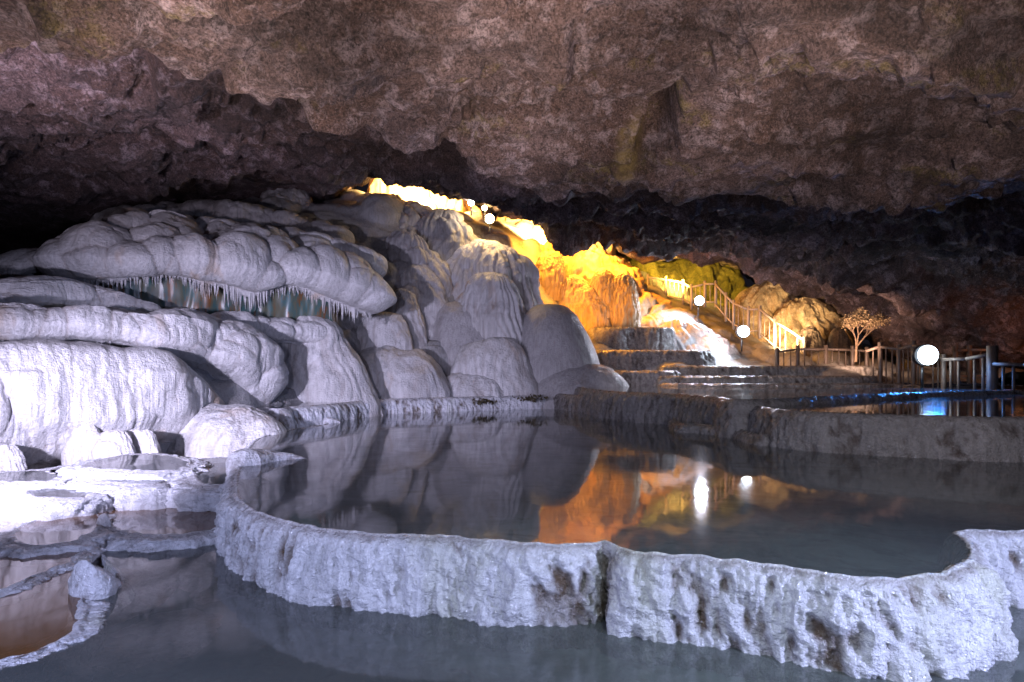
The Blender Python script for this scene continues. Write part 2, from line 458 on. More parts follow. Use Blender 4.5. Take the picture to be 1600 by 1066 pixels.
SL = {-600: [(800, 6.5), (560, 7.5), (450, 9.5), (440, 11), (430, 14), (420, 18)],
      0: [(745, 8.2), (560, 9.2), (450, 11), (440, 12.5), (432, 15), (425, 19)],
      150: [(725, 9.2), (560, 10.5), (470, 12), (420, 14.5), (375, 18), (350, 22)],
      300: [(700, 10.3), (600, 11.5), (500, 13.2), (400, 16.5), (335, 19), (322, 23)],
      450: [(655, 13), (585, 14.3), (500, 15.2), (400, 18), (325, 20), (318, 24)],
      600: [(642, 16.5), (550, 17.8), (470, 18.5), (410, 19.3), (320, 21), (302, 25)],
      750: [(632, 18.5), (550, 19.5), (480, 20), (400, 21.3), (352, 23), (342, 27)],
      850: [(625, 19.5), (560, 20.5), (500, 22), (440, 24), (390, 27), (352, 32)],
      900: [(620, 20), (565, 21), (510, 23), (475, 25), (420, 28), (368, 33)],
      1000: [(612, 20), (568, 21.5), (522, 24), (475, 27), (425, 30), (396, 34)],
      1100: [(605, 20), (565, 22), (528, 24.5), (500, 27), (470, 30), (455, 34)],
      1200: [(605, 20), (578, 22), (560, 24), (545, 27), (520, 30), (500, 34)],
      1400: [(600, 19), (592, 20), (580, 22), (572, 25), (562, 29), (550, 34)],
      1800: [(600, 18), (595, 19), (585, 22), (578, 25), (568, 29), (560, 34)]}
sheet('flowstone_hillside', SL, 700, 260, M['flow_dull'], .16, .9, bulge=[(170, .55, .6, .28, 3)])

fl = []
V = np.array([(x, y, -.95) for x in np.linspace(-14, 26, 60) for y in np.linspace(-6, 36, 60)]); V[:, 2] += .08 * fbm(V * .6)
tag(mesh_obj('cave_floor', V, gridF(60, 60), M['terrace'], attrs={'crease': V[:, 2] * 0}), kind='structure')

# terraced left bank that carries the small pools
LB = {-500: [(735, 7.1), (762, 6.4), (800, 5.8), (860, 5.1), (1300, 2.3)],
      0: [(738, 7.55), (765, 6.68), (803, 6.0), (868, 5.15), (1200, 2.6)],
      150: [(722, 8.3), (752, 7.2), (792, 6.3), (845, 5.55), (1150, 2.9)],
      300: [(712, 8.9), (745, 7.5), (785, 6.7), (850, 5.55), (1110, 3.1)],
      420: [(700, 9.8), (735, 8.3), (790, 6.8), (860, 5.6), (1110, 3.1)]}
LB = {k: [(a + 14, b) for a, b in v] for k, v in LB.items()}
sheet('flowstone_bank', LB, 260, 200, M['flow'], .03, 1.5, seed=5, bulge=[(50, .45, .4, .05, 5)])

# ------------------------------------------------------------------ travertine basins (thing: rim + basin_floor) and the water in them
def poly_fill(name, pts, z, mat, parent=None, inset=0):
    bm = bmesh.new()
    n_ = len(pts); vo, _, fo, *_r = delaunay_2d_cdt([Vector((float(p[0]), float(p[1]))) for p in pts], [(i, (i + 1) % n_) for i in range(n_)], [], 1, 1e-5)
    vs = [bm.verts.new((p[0], p[1], z)) for p in vo]
    for f in fo: bm.faces.new([vs[i] for i in f])
    bm.normal_update()
    if sum(f.normal.z for f in bm.faces) < 0: bmesh.ops.reverse_faces(bm, faces=bm.faces[:])
    me = bpy.data.meshes.new(name)
    c = Vector(parent.location) if parent is not None else Vector((sum(p[0] for p in pts) / len(pts), sum(p[1] for p in pts) / len(pts), z))
    bmesh.ops.translate(bm, verts=bm.verts, vec=-c); bm.to_mesh(me); bm.free()
    me.materials.append(mat); o = bpy.data.objects.new(name, me); S.collection.objects.link(o)
    if parent is not None: o.parent = parent
    else: o.location = c
    return o


def basin(label, path, z, drop, floor='floor', water='water', mat='rim', step=.02, rough=1., flare=.14, nv=44, depth=.25, group=None, lip=.014, wet=1., cleft=None, wname='pool_water', cat='travertine pool'):
    """path: plan points (x, y) all round the water's edge"""
    path = np.asarray(path, float)[:, :2]
    per = np.linalg.norm(np.diff(np.vstack([path, path[:1]]), axis=0), axis=1).sum()
    nu = int(per / step); C, L = catmull(path, nu, closed=True)
    area = .5 * np.sum(C[:, 0] * np.roll(C[:, 1], -1) - C[:, 1] * np.roll(C[:, 0], -1))
    T = np.roll(C, -3, 0) - np.roll(C, 3, 0); Nn = np.stack([T[:, 1], -T[:, 0]], 1) * np.sign(area)
    Nn /= np.maximum(np.linalg.norm(Nn, axis=1)[:, None], 1e-9)
    for _ in range(6): Nn = (np.roll(Nn, 2, 0) + Nn + np.roll(Nn, -2, 0)) / 3
    C3 = np.column_stack([C, np.full(nu, z)])
    wob = .022 * rough * fbm(C3 * 1.7 + 3, 3)
    f = flare
    prof = np.array([(-.12, -depth - .05), (-.07, -.07), (-.03, -.012), (.0, lip * .4), (.012, lip), (.24 * f + .004, -.012), (.48 * f, -.10 * drop), (.70 * f, -.28 * drop), (.86 * f, -.5 * drop), (f * .96, -.75 * drop), (f * 1., -drop), (f * .95, -drop - .12)])
    PR, _ = catmull(prof, nv)
    off = PR[None, :, 0] * np.ones((nu, 1)); zz = z + PR[None, :, 1] * np.ones((nu, 1))
    V = np.stack([C[:, None, 0] + Nn[:, None, 0] * off, C[:, None, 1] + Nn[:, None, 1] * off, zz], -1)
    w = np.clip((PR[:, 0] - .0) / (f * .6), 0, 1)[None]
    big = fbm(V * np.array([2.6, 2.6, 1.1]), 3)
    rills = fbm(V * np.array([7.5, 7.5, 1.7]) + 5, 4, .6, True)
    diag = fbm(V @ np.array([[1, 0, .5], [0, 1, .3], [0, 0, .7]]) * 7.5 + 9, 3, .55)
    grain = fbm(V * 34, 3, .6)
    rel = .085 * big + .085 * rills + .06 * diag
    d = w * rough * (rel + .017 * grain) + (1 - w) * .006 * grain * rough + wob[:, None] * (.3 + w)
    V[..., 0] += Nn[:, None, 0] * d; V[..., 1] += Nn[:, None, 1] * d
    V[..., 2] += .016 * rough * fbm(np.column_stack([C * 7, C[:, :1] * 0]), 3)[:, None] * (PR[:, 1] > -.03) + w * .010 * grain * rough
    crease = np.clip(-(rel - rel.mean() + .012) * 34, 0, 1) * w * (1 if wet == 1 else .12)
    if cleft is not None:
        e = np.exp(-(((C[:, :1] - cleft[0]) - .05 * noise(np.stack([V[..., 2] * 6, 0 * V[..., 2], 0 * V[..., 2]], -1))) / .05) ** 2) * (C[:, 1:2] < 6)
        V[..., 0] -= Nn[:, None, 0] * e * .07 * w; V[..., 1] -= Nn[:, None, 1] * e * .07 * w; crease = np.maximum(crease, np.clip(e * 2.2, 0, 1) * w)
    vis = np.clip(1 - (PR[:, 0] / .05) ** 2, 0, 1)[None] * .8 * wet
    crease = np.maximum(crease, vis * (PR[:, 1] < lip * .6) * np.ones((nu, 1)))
    ctr = (C[:, 0].mean(), C[:, 1].mean(), z - drop)
    root = empty('travertine_basin', ctr); tag(root, label, cat, group)
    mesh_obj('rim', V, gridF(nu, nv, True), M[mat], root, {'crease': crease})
    st = max(1, int(.08 / step)); In = C - Nn * -.02
    poly_fill('basin_floor', (C - Nn * .0)[::st], z - depth, M[floor], root)
    wt = poly_fill(wname, (C + Nn * (.004 if step < .012 else .02))[::st], z, M[water]); tag(wt, kind='structure')
    return root


def px_path(pts, z): return [G(a, b, z)[:2] for a, b in pts]


# front pool (lowest, foreground)
F = px_path([(0, 1024), (55, 1006), (103, 984), (118, 962), (150, 936), (192, 913), (172, 880), (150, 848), (185, 838), (270, 836), (345, 828)], -.45)
F += [(-2.3, 6.1), (-1.0, 4.7), (1.0, 4.4), (4.2, 4.6), (9.5, 5.6), (10, 2.0), (9, -1.5), (-4, -1.5), (-3.6, 1.8)]
basin('lowest wide grey green pool across the whole foreground, below the big round rim', F, -.45, .22, 'floor_front', 'water_front', step=.03, rough=.15, flare=.03, nv=30, depth=.14, lip=.003, wet=0.)

# main pool
MP = px_path([(371, 760), (374, 776), (388, 790), (414, 803), (456, 816), (520, 827), (600, 834), (700, 838), (780, 845), (850, 850), (900, 850), (940, 846), (958, 851), (1000, 862), (1080, 868), (1150, 875), (1220, 884), (1300, 897), (1380, 904), (1430, 901), (1484, 889), (1512, 872), (1514, 856), (1504, 843), (1494, 834), (1508, 829), (1560, 829), (1640, 832), (1760, 836)], 0)
MP += [(5.4, 4.6), (8.5, 5.5), (9.5, 8.2), (6.5, 10), (4.2, 12), (3, 19), (-1, 19), (-3.6, 18)]
MP += px_path([(510, 663), (455, 672), (410, 684), (392, 699), (380, 722), (373, 742)], 0)
main = basin('big round travertine pool with thick bluish white rim in the foreground', MP, 0, .47, 'floor', 'water', step=.010, rough=1.0, flare=.11, nv=90, depth=.2, lip=.008, cleft=G(957, 850, 0))

# small pools on the left bank
small = [
    ('narrow brown pool in the lower left corner beside the lowest pool', [(-200, 1070), (-170, 975), (0, 926), (62, 900), (112, 880), (124, 925), (116, 984), (60, 1014), (0, 1034), (-100, 1066)], -.435, .035, 'floor_brown'),
    ('dark brown pool strip above the lower left corner pool', [(-200, 975), (-150, 905), (0, 872), (62, 852), (112, 848), (130, 855), (112, 874), (62, 896), (0, 921), (-150, 968)], -.41, .035, 'floor_brown'),
    ('olive oval pool with snowy left rim on the left bank', [(22, 834), (50, 817), (94, 802), (160, 794), (150, 825), (118, 843), (65, 851), (28, 845)], -.35, .10, 'floor_olive'),
    ('brown pool with dark reflection close to the left end of the big rim', [(154, 800), (190, 784), (250, 762), (345, 753), (372, 775), (368, 812), (300, 832), (215, 833), (166, 818)], -.36, .09, 'floor_brown'),
    ('thin grey pool topmost on the left bank under the pale wall', [(135, 727), (187, 715), (235, 713), (287, 721), (262, 732), (187, 731)], -.06, .10, 'floor_olive'),
    ('grey pool just below the thin topmost pool on the left bank', [(85, 737), (134, 729), (219, 735), (248, 738), (231, 753), (140, 746)], -.13, .12, 'floor_olive'),
    ('smooth grey oval pool with tall white front on the left bank', [(47, 762), (81, 756), (131, 758), (145, 766), (118, 774), (60, 773)], -.19, .15, 'floor_olive'),
    ('grey brown pool touching the left tip of the big pool', [(285, 726), (362, 719), (376, 733), (366, 748), (322, 752), (302, 738)], -.12, .12, 'floor_olive'),
    ('grey pool at the left edge under the pale wall', [(-60, 742), (0, 740), (82, 737), (72, 749), (0, 751), (-70, 756)], -.13, .10, 'floor_olive'),
]
for lb, pts, z, dr, fm in small:
    if dr >= .08 and z > -.3:
        q = np.array(pts, float); c_ = q.mean(0); pts = [tuple(c_ + (p_ - c_) * (1.1, 1.25)) for p_ in q]
    basin(lb, px_path(pts, z), z, dr, fm, 'water_brown' if z < -.3 else 'water', step=.014, rough=.9 if dr < .08 else 1.3, flare=.075 if dr < .08 else .11 if z < -.3 else .22, nv=50, depth=.06, lip=.004, wet=0. if dr < .08 else .6)

# right and back terraced basins
R1 = [(9.2 * (a - 800) / K if 0 else G(a, b, 0)[0], G(a, b, 0)[1]) for a, b in ((1192, 692), (1250, 704), (1350, 712), (1450, 717), (1600, 722))]
R1 = [(x + .12, y + .18) for x, y in R1] + [(9.5, 8.3), (13, 12), (10, 16.5), (5.4, 14.5), (4.15, 11.5)]
basin('dark grey basin with sparkling front rim on the right, its water below the blue lamp', R1, .50, .52, 'floor', 'water', 'rim_grey', step=.02, rough=.7, flare=.16, nv=50, depth=.2)
R2 = [G(a, b, 0)[:2] + np.array([0, .2]) for a, b in ((962, 655), (1010, 661), (1065, 666), (1130, 677), (1185, 686))]
R2 += [(7, 12.2), (10, 14), (16, 17), (14, 20), (6, 20), (2.2, 19.5), (1.95, 16.5)]
basin('grey basin with long low rim in the middle right, beyond the big pool', R2, .60, .62, 'floor', 'water', 'rim_grey', step=.025, rough=.7, flare=.18, nv=46, depth=.2)
R3 = [G(a, b, 0)[:2] + np.array([0, .15]) for a, b in ((868, 638), (900, 643), (945, 648), (985, 652))] + [(3.4, 17.5), (2.0, 19.5), (1.2, 19.5)]
basin('small low grey basin at the far centre edge of the big pool', R3, .42, .44, 'floor', 'water', 'rim_grey', step=.03, rough=.6, flare=.15, nv=36, depth=.15)
R4 = px_path([(1062, 661), (1100, 664), (1150, 670), (1195, 680)], .14) + [(4.4, 11.5), (3.4, 12.6)]
basin('low grey step at the foot of the middle right basin', R4, .14, .15, 'floor', 'water', 'rim_grey', step=.03, rough=.5, flare=.12, nv=30, depth=.08)
B1 = [G(a, b, 0)[:2] for a, b in ((425, 670), (450, 666), (480, 663), (515, 659), (560, 652), (600, 647), (650, 645), (700, 643), (780, 640), (862, 637))] + [(1.3, 21), (-3, 21), (-6.5, 17.5), (-7.5, 14), (-6, 12.2)]
basin('long narrow pool between the flowstone mounds and the big pool', B1, .36, .40, 'floor_olive', 'water', 'rim', step=.02, rough=.6, flare=.16, nv=46, depth=.12)

# dark stacked terraces behind on the right
terr = [
    ('lowest of the dark stacked terrace steps behind the right pools', 1060, 1415, 18.4, 600, .28, 'rim_grey'),
    ('second dark terrace step behind the right pools, with pebbly face', 1035, 1385, 19.4, 588, .28, 'rim_grey'),
    ('third dark terrace step, flat topped, behind the right pools', 1040, 1368, 20.4, 572, .42, 'rim_grey'),
    ('wide dark terrace step below the white cascade', 935, 1112, 21.2, 548, .55, 'terrace'),
    ('dark terrace step left of the white cascade with drips hanging', 925, 1052, 22.4, 512, .85, 'terrace'),
    ('dark broad ledge behind the small low centre basin', 925, 1060, 19.8, 580, .45, 'terrace'),
]
for lb, x0, x1, Y, py, dr, mt in terr:
    z = EYE + (HZ - py) / K * Y; a = (x0 - 800) / K * Y; b = (x1 - 800) / K * Y
    pts = [(a, Y + .35), (a + .25, Y + .08), (a + (b - a) * .3, Y - .08), (a + (b - a) * .55, Y + .03), (a + (b - a) * .8, Y - .06), (b - .2, Y + .1), (b + .05, Y + .5), (b + .1, Y + 3.0), (a - .1, Y + 3.0)]
    basin(lb, pts, z, dr, 'floor', 'water', mt, step=.03, rough=.9, flare=.14, nv=36, depth=.1, group='stacked dark terraces', cat='terrace step')


# ------------------------------------------------------------------ flowstone mounds
def mound(label, x0, x1, yt, yb, Y, dr=.8, mat='flow', p=2.3, flute=.03, nfl=14, bulges=None, rough=.02, skew=0., seed=1, cat='flowstone mound', name='flowstone_mound', group=None, res=1., skirt=.3, warp=1., spread=.16):
    w = (x1 - x0) / K * Y / 2; cx = ((x0 + x1) / 2 - 800) / K * Y
    zt = EYE + (HZ - yt) / K * Y; zb = EYE + (HZ - yb) / K * Y; H = zt - zb; dp = w * dr
    nu, nv = int(220 * res), int(130 * res)
    th = np.linspace(0, 2 * np.pi, nu, endpoint=False)[:, None]; a = np.linspace(.0, 1, nv)[None]
    ang = np.clip(a / .86, 0, 1) * np.pi / 2
    r = np.sin(ang) ** (2 / p); z = np.cos(ang) ** (2 / p) * H
    z = z - np.clip((a - .86) / .14, 0, 1) * max(skirt * H, 1.1 if Y > 12 else .4)
    sx = np.sign(np.cos(th)) * np.abs(np.cos(th)) ** .9; sy = np.sign(np.sin(th)) * np.abs(np.sin(th)) ** .9
    r = r * (1 + spread * (np.clip(1 - z / H, 0, 1.2) ** 1.5 - .45))
    X = cx + w * r * sx + skew * w * (z / H); Yy = Y + dp + dp * r * sy * -1 + dp * .25 * (z / H); Z = zb + z + 0 * th
    V = np.stack([X, Yy, Z], -1)
    N = gridN(V, True); c = np.array([cx, Y + dp, zb + H * .3]); s = ((V - c) * N).sum(-1).mean()
    if s < 0: N = -N
    N[:, 0] = (0, 0, 1)
    sz = min(w, H)
    d = warp * .13 * sz * fbm(V * (1.1 / sz) + seed, 3)
    d += rough * sz * 2 * fbm(V * np.array([1, 1, .5]) * (5 / sz) + seed, 3, .6)
    cr = np.zeros(V.shape[:2])
    if bulges:
        for k, (n, aa, az, h) in enumerate(bulges):
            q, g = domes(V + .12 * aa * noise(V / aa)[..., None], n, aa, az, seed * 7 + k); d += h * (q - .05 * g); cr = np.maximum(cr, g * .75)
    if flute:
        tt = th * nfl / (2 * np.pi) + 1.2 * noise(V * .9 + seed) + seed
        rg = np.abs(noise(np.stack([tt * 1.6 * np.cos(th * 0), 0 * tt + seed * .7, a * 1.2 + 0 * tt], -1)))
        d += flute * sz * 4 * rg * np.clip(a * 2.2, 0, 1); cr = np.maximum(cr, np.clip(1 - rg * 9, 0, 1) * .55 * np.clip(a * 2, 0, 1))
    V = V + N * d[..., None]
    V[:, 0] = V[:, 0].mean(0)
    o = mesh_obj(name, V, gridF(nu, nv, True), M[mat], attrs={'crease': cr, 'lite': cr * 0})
    tag(o, label, cat, group)
    return o


FG = 'pale flowstone mounds on the left slope'
MB_ = lambda n, a, az, h: [(n, a, az, h)]
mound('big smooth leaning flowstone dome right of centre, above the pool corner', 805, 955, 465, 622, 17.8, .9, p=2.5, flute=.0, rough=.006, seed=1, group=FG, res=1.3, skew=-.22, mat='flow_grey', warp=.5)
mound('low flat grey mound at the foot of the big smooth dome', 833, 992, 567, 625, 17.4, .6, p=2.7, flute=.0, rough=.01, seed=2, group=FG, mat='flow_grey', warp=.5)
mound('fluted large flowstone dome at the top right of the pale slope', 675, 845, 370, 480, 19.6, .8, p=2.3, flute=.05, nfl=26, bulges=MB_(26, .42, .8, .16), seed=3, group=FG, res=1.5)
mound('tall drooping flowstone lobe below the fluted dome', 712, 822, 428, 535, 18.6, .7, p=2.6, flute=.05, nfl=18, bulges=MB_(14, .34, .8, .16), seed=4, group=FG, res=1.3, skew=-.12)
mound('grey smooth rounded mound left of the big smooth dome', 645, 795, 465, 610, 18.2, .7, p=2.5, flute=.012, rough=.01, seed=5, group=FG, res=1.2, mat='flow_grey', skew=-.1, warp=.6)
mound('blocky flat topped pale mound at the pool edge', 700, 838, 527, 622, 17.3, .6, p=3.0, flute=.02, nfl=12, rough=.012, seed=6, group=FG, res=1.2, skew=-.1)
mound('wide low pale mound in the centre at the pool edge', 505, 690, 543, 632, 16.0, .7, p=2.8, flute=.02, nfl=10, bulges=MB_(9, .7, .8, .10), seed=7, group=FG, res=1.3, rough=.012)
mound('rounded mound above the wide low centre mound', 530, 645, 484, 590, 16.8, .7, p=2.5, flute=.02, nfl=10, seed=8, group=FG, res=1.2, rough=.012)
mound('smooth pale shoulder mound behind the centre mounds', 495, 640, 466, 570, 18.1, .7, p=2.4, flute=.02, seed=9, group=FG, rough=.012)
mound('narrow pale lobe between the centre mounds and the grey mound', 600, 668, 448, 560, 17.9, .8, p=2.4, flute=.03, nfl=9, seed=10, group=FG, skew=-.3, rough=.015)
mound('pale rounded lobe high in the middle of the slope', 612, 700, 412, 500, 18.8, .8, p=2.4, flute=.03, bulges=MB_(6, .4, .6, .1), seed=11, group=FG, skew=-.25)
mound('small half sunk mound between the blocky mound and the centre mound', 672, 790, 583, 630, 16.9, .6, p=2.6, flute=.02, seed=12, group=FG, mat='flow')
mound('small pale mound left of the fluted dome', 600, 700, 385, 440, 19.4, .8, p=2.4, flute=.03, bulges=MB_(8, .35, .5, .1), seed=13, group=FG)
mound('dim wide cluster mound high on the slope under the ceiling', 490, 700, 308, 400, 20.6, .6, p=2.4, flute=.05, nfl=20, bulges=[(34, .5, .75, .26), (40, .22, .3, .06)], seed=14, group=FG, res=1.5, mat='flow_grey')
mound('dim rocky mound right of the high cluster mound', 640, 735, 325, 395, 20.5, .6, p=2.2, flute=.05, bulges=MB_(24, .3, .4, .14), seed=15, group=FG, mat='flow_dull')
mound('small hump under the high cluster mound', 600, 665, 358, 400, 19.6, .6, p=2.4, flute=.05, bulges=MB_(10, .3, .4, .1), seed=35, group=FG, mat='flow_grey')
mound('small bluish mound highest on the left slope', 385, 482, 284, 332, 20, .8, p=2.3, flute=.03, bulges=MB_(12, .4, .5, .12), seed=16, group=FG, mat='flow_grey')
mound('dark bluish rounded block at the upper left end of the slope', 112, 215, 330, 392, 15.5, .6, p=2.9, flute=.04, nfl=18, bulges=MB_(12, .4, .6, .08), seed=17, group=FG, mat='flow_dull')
mound('large drooping mound with orange crease left of centre', 390, 570, 488, 645, 13.9, .7, p=2.3, flute=.02, bulges=MB_(5, .7, 1.2, .12), seed=18, group=FG, res=1.3, skew=-.35, rough=.012)
mound('smooth pale boulder mound at the foot of the pale wall', 228, 420, 638, 724, 9.9, .7, p=2.7, flute=.015, nfl=12, bulges=MB_(7, .6, .7, .05), seed=19, group=FG, res=1.3, rough=.012)
mound('small rounded lump at the foot of the pale wall', 88, 150, 660, 750, 8.6, .5, p=3.0, flute=.02, seed=20, group=FG, rough=.02)
mound('knobbly lump right of the small rounded lump', 128, 200, 672, 750, 8.6, .5, p=3.0, flute=.03, bulges=MB_(6, .2, .3, .05), seed=21, group=FG, rough=.02)
mound('low lump leaning against the smooth boulder mound', 172, 240, 672, 738, 8.9, .5, p=3.0, flute=.02, seed=22, group=FG, rough=.02)
mound('low lump at the left picture edge under the pale wall', -70, 18, 694, 770, 7.6, .5, p=3., flute=.02, seed=23, group=FG, rough=.02)
mound('small snowy knob beside the brown reflecting pool', 236, 292, 734, 760, 7.6, .5, p=2.5, flute=.02, seed=24, group=FG, rough=.03)


# ------------------------------------------------------------------ overhanging ledges
def ledge(label, nodes, back, rise, mat='flow', bul=None, drips=0, under=.35, seed=1, res=.02, nv=170, rills=.010, belly=.18, group='overhanging flowstone ledges', drip_len=.22, smoothcap=.5, topk=1.):
    """nodes: (px, py of the top edge, depth, py of the lower edge)"""
    n3 = np.array([[*P(a, b, y), EYE + (HZ - c) / K * y] for a, b, y, c in nodes])
    Cc, L = catmull(n3, max(120, int(np.linalg.norm(np.diff(n3[:, :2], axis=0), axis=1).sum() / res)))
    nu = len(Cc); T = np.gradient(Cc[:, :2], axis=0); Nn = np.stack([T[:, 1], -T[:, 0]], 1); Nn /= np.linalg.norm(Nn, axis=1)[:, None]
    if (Nn * (-Cc[:, :2])).sum() < 0: Nn = -Nn
    h = (Cc[:, 2] - Cc[:, 3])[:, None]
    prof = np.array([(-1, 1, 0), (-.7, .8, 0), (-.35, .45, 0), (-.12, .16, 0), (0, 0, -.02), (.0, 0, -.18), (.0, 0, -.45), (.0, 0, -.75), (.0, 0, -1.0), (-.0, 0, -1.03), (0, 0, -.97), (0, 0, -.95)])
    offb = np.array([0, 0, 0, -.05, .10, .55, .95, 1.0, .55, .2, -1.2, -3.0]) * belly
    pr, _ = catmull(np.column_stack([np.linspace(0, 1, 12), np.zeros(12), prof, offb]), nv)
    o_ = pr[None, :, 2] * back + pr[None, :, 5] + 0 * h; s = np.linspace(0, 1, nu)[:, None]
    cap = np.clip(np.minimum(s, 1 - s) * L / smoothcap, 0, 1); cap = np.sqrt(1 - (1 - cap) ** 2)
    o_ = np.where(o_ > -.3, (o_ + .3) * cap - .3, o_)
    z = Cc[:, 2:3] + pr[None, :, 3] * rise + pr[None, :, 4] * h
    V = np.stack([Cc[:, 0:1] + Nn[:, 0:1] * o_, Cc[:, 1:2] + Nn[:, 1:2] * o_, z], -1)
    N = toward_cam(V, gridN(V))
    d = .10 * fbm(V * .9 + seed, 3); cr = np.zeros(V.shape[:2])
    tp = (pr[None, :, 0] < .85) & (V[..., 0] < 1e9)
    for k, (n, aa, az, hh) in enumerate(bul or []):
        q, g = domes(V + .05 * aa * noise(V / aa + 3)[..., None], n, aa, az, seed * 5 + k, mask=tp); d = d + hh * (q - .05 * g) * np.clip((.69 - pr[None, :, 0]) * 9, 0, 1) * (topk + (1 - topk) * np.clip((pr[None, :, 0] - .34) * 9, 0, 1))
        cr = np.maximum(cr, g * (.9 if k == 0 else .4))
    face = np.clip((pr[None, :, 0] - .33) * 6, 0, 1)
    rl = fbm(V * np.array([7, 7, .7]) + seed, 3, .6); d = d + rills * 2 * rl * face
    d = d + .012 * fbm(V * np.array([5, 5, 9]), 3)
    fall = np.clip((.97 - pr[None, :, 0]) * 5, 0, 1)
    V = V + N * (d * fall)[..., None]
    # ragged lower edge
    low = np.clip((pr[None, :, 0] - .58) / .12, 0, 1) * np.clip((.9 - pr[None, :, 0]) / .05, 0, 1)
    V[..., 2] += low * (.10 * noise(np.stack([V[..., 0] * 1.6, V[..., 1] * 1.6, 0 * V[..., 0] + seed], -1)) * h)
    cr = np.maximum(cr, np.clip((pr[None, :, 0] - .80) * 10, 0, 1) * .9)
    c = (V[..., 0].mean(), V[..., 1].mean(), V[..., 2].min())
    root = empty('flowstone_ledge', c); tag(root, label, 'flowstone ledge', group)
    mesh_obj('ledge', V, gridF(nu, nv), M[mat], root, {'crease': cr})
    if drips:
        r = np.random.RandomState(seed + 50); jl = int(np.argmin(np.abs(pr[:, 0] - .715)))
        rest = [[], []]
        for k in range(drips):
            vs, fs = ([], []) if k < 100 else rest
            i = r.randint(3, nu - 3); b = V[i, jl] + np.array([0, 0, .05]); b[:2] += Nn[i] * r.uniform(-.12, .02)
            l = drip_len * r.uniform(.3, 1.) * (.4 + 1.2 * max(0, noise(b[None] * 1.1 + 3)[0] + .4)); rad = r.uniform(.009, .034)
            o0 = len(vs)
            for q, (fr, rr) in enumerate(((0, 1.3), (.5, .8), (1, .12))):
                for g in range(5):
                    an = g * 2 * math.pi / 5
                    vs.append(b + np.array([math.cos(an) * rad * rr, math.sin(an) * rad * rr, .06 - (l + .06) * fr]))
            for q in range(2):
                for g in range(5):
                    fs.append((o0 + q * 5 + g, o0 + q * 5 + (g + 1) % 5, o0 + q * 5 + 5 + (g + 1) % 5, o0 + q * 5 + 5 + g))
            if k < 100: mesh_obj('drip_stalactite', np.array(vs), np.array(fs), M[mat], root, {'crease': np.zeros(len(vs))})
        if rest[0]: tag(mesh_obj('drip_fringe', np.array(rest[0]), np.array(rest[1]), M[mat], root, {'crease': np.zeros(len(rest[0]))}), kind='stuff')
    return root


ledge('tall pale flowstone wall at the lower left, fluted, down to the small pools',
      [(-260, 545, 7.3, 770), (-100, 554, 7.7, 765), (0, 556, 8.3, 752), (100, 557, 8.9, 735), (200, 561, 9.6, 722), (255, 566, 10.1, 705), (290, 600, 10.7, 690), (340, 632, 11.3, 680)],
      1.2, .05, topk=.5, bul=[(34, .34, 1.5, .20), (60, .42, .5, .10), (120, .14, .4, .04)], seed=2, belly=.14, rills=.016, nv=200)
ledge('broad pale ledge of rounded bulbs above the dark slot at the lower left',
      [(-260, 500, 8.5, 536), (-100, 498, 8.9, 533), (0, 497, 9.3, 531), (100, 500, 9.9, 532), (190, 504, 10.4, 538), (240, 508, 10.8, 560), (290, 508, 11.3, 577), (340, 510, 11.8, 600), (390, 525, 12.4, 634), (425, 560, 13.0, 640)],
      1.6, .10, topk=.6, bul=[(150, .34, .55, .26), (300, .14, .2, .05)], drips=95, seed=3, belly=.25, nv=200, drip_len=.3)
ledge('long pale sloping ledge above the bulb ledge on the left',
      [(-260, 455, 9.2, 505), (0, 448, 10.1, 492), (80, 450, 10.8, 492), (150, 458, 11.4, 494), (220, 486, 11.9, 504), (300, 498, 12.6, 510), (400, 506, 13.5, 528), (480, 510, 14.4, 545), (530, 545, 15.2, 580)],
      1.8, .04, topk=.5, bul=[(160, .38, .40, .22), (300, .16, .2, .05)], seed=4, belly=.15)
ledge('thick overhanging drip ledge of stacked bulbs across the upper left',
      [(118, 402, 12.4, 432), (140, 398, 12.2, 440), (200, 398, 12.3, 438), (250, 400, 12.6, 432), (300, 402, 13.0, 438), (350, 404, 13.4, 448), (400, 408, 13.8, 460), (440, 412, 14.2, 448), (490, 420, 14.7, 462), (540, 434, 15.2, 482), (585, 456, 15.8, 495)],
      2.4, .85, bul=[(130, .46, .62, .42), (300, .18, .26, .07)], drips=340, seed=5, belly=.32, nv=220, drip_len=.42)
ledge('thin dim ledge at the left below the drip ledge',
      [(5, 425, 11.6, 440), (50, 405, 12, 428), (120, 398, 12.6, 425), (180, 405, 13, 436), (240, 425, 13.2, 452)],
      1.2, .2, 'flow_dull', bul=[(20, .4, .4, .1)], seed=6, belly=.15)
ledge('dim upper ledge under the ceiling on the left',
      [(150, 350, 16.2, 385), (230, 332, 16.6, 360), (300, 330, 17, 358), (380, 335, 17.4, 365), (460, 350, 18, 385), (540, 372, 18.3, 400)],
      2.0, .35, 'flow_grey', bul=[(110, .38, .4, .22), (200, .16, .2, .05)], seed=7, belly=.2)
ledge('narrow pale shelf resting on the drip ledge',
      [(198, 348, 14.6, 362), (240, 345, 14.8, 364), (290, 349, 15, 366), (380, 356, 15.4, 372), (470, 372, 15.8, 392), (560, 392, 16.4, 420), (600, 410, 16.8, 440)],
      1.4, .12, bul=[(90, .32, .3, .15)], seed=8, belly=.12)

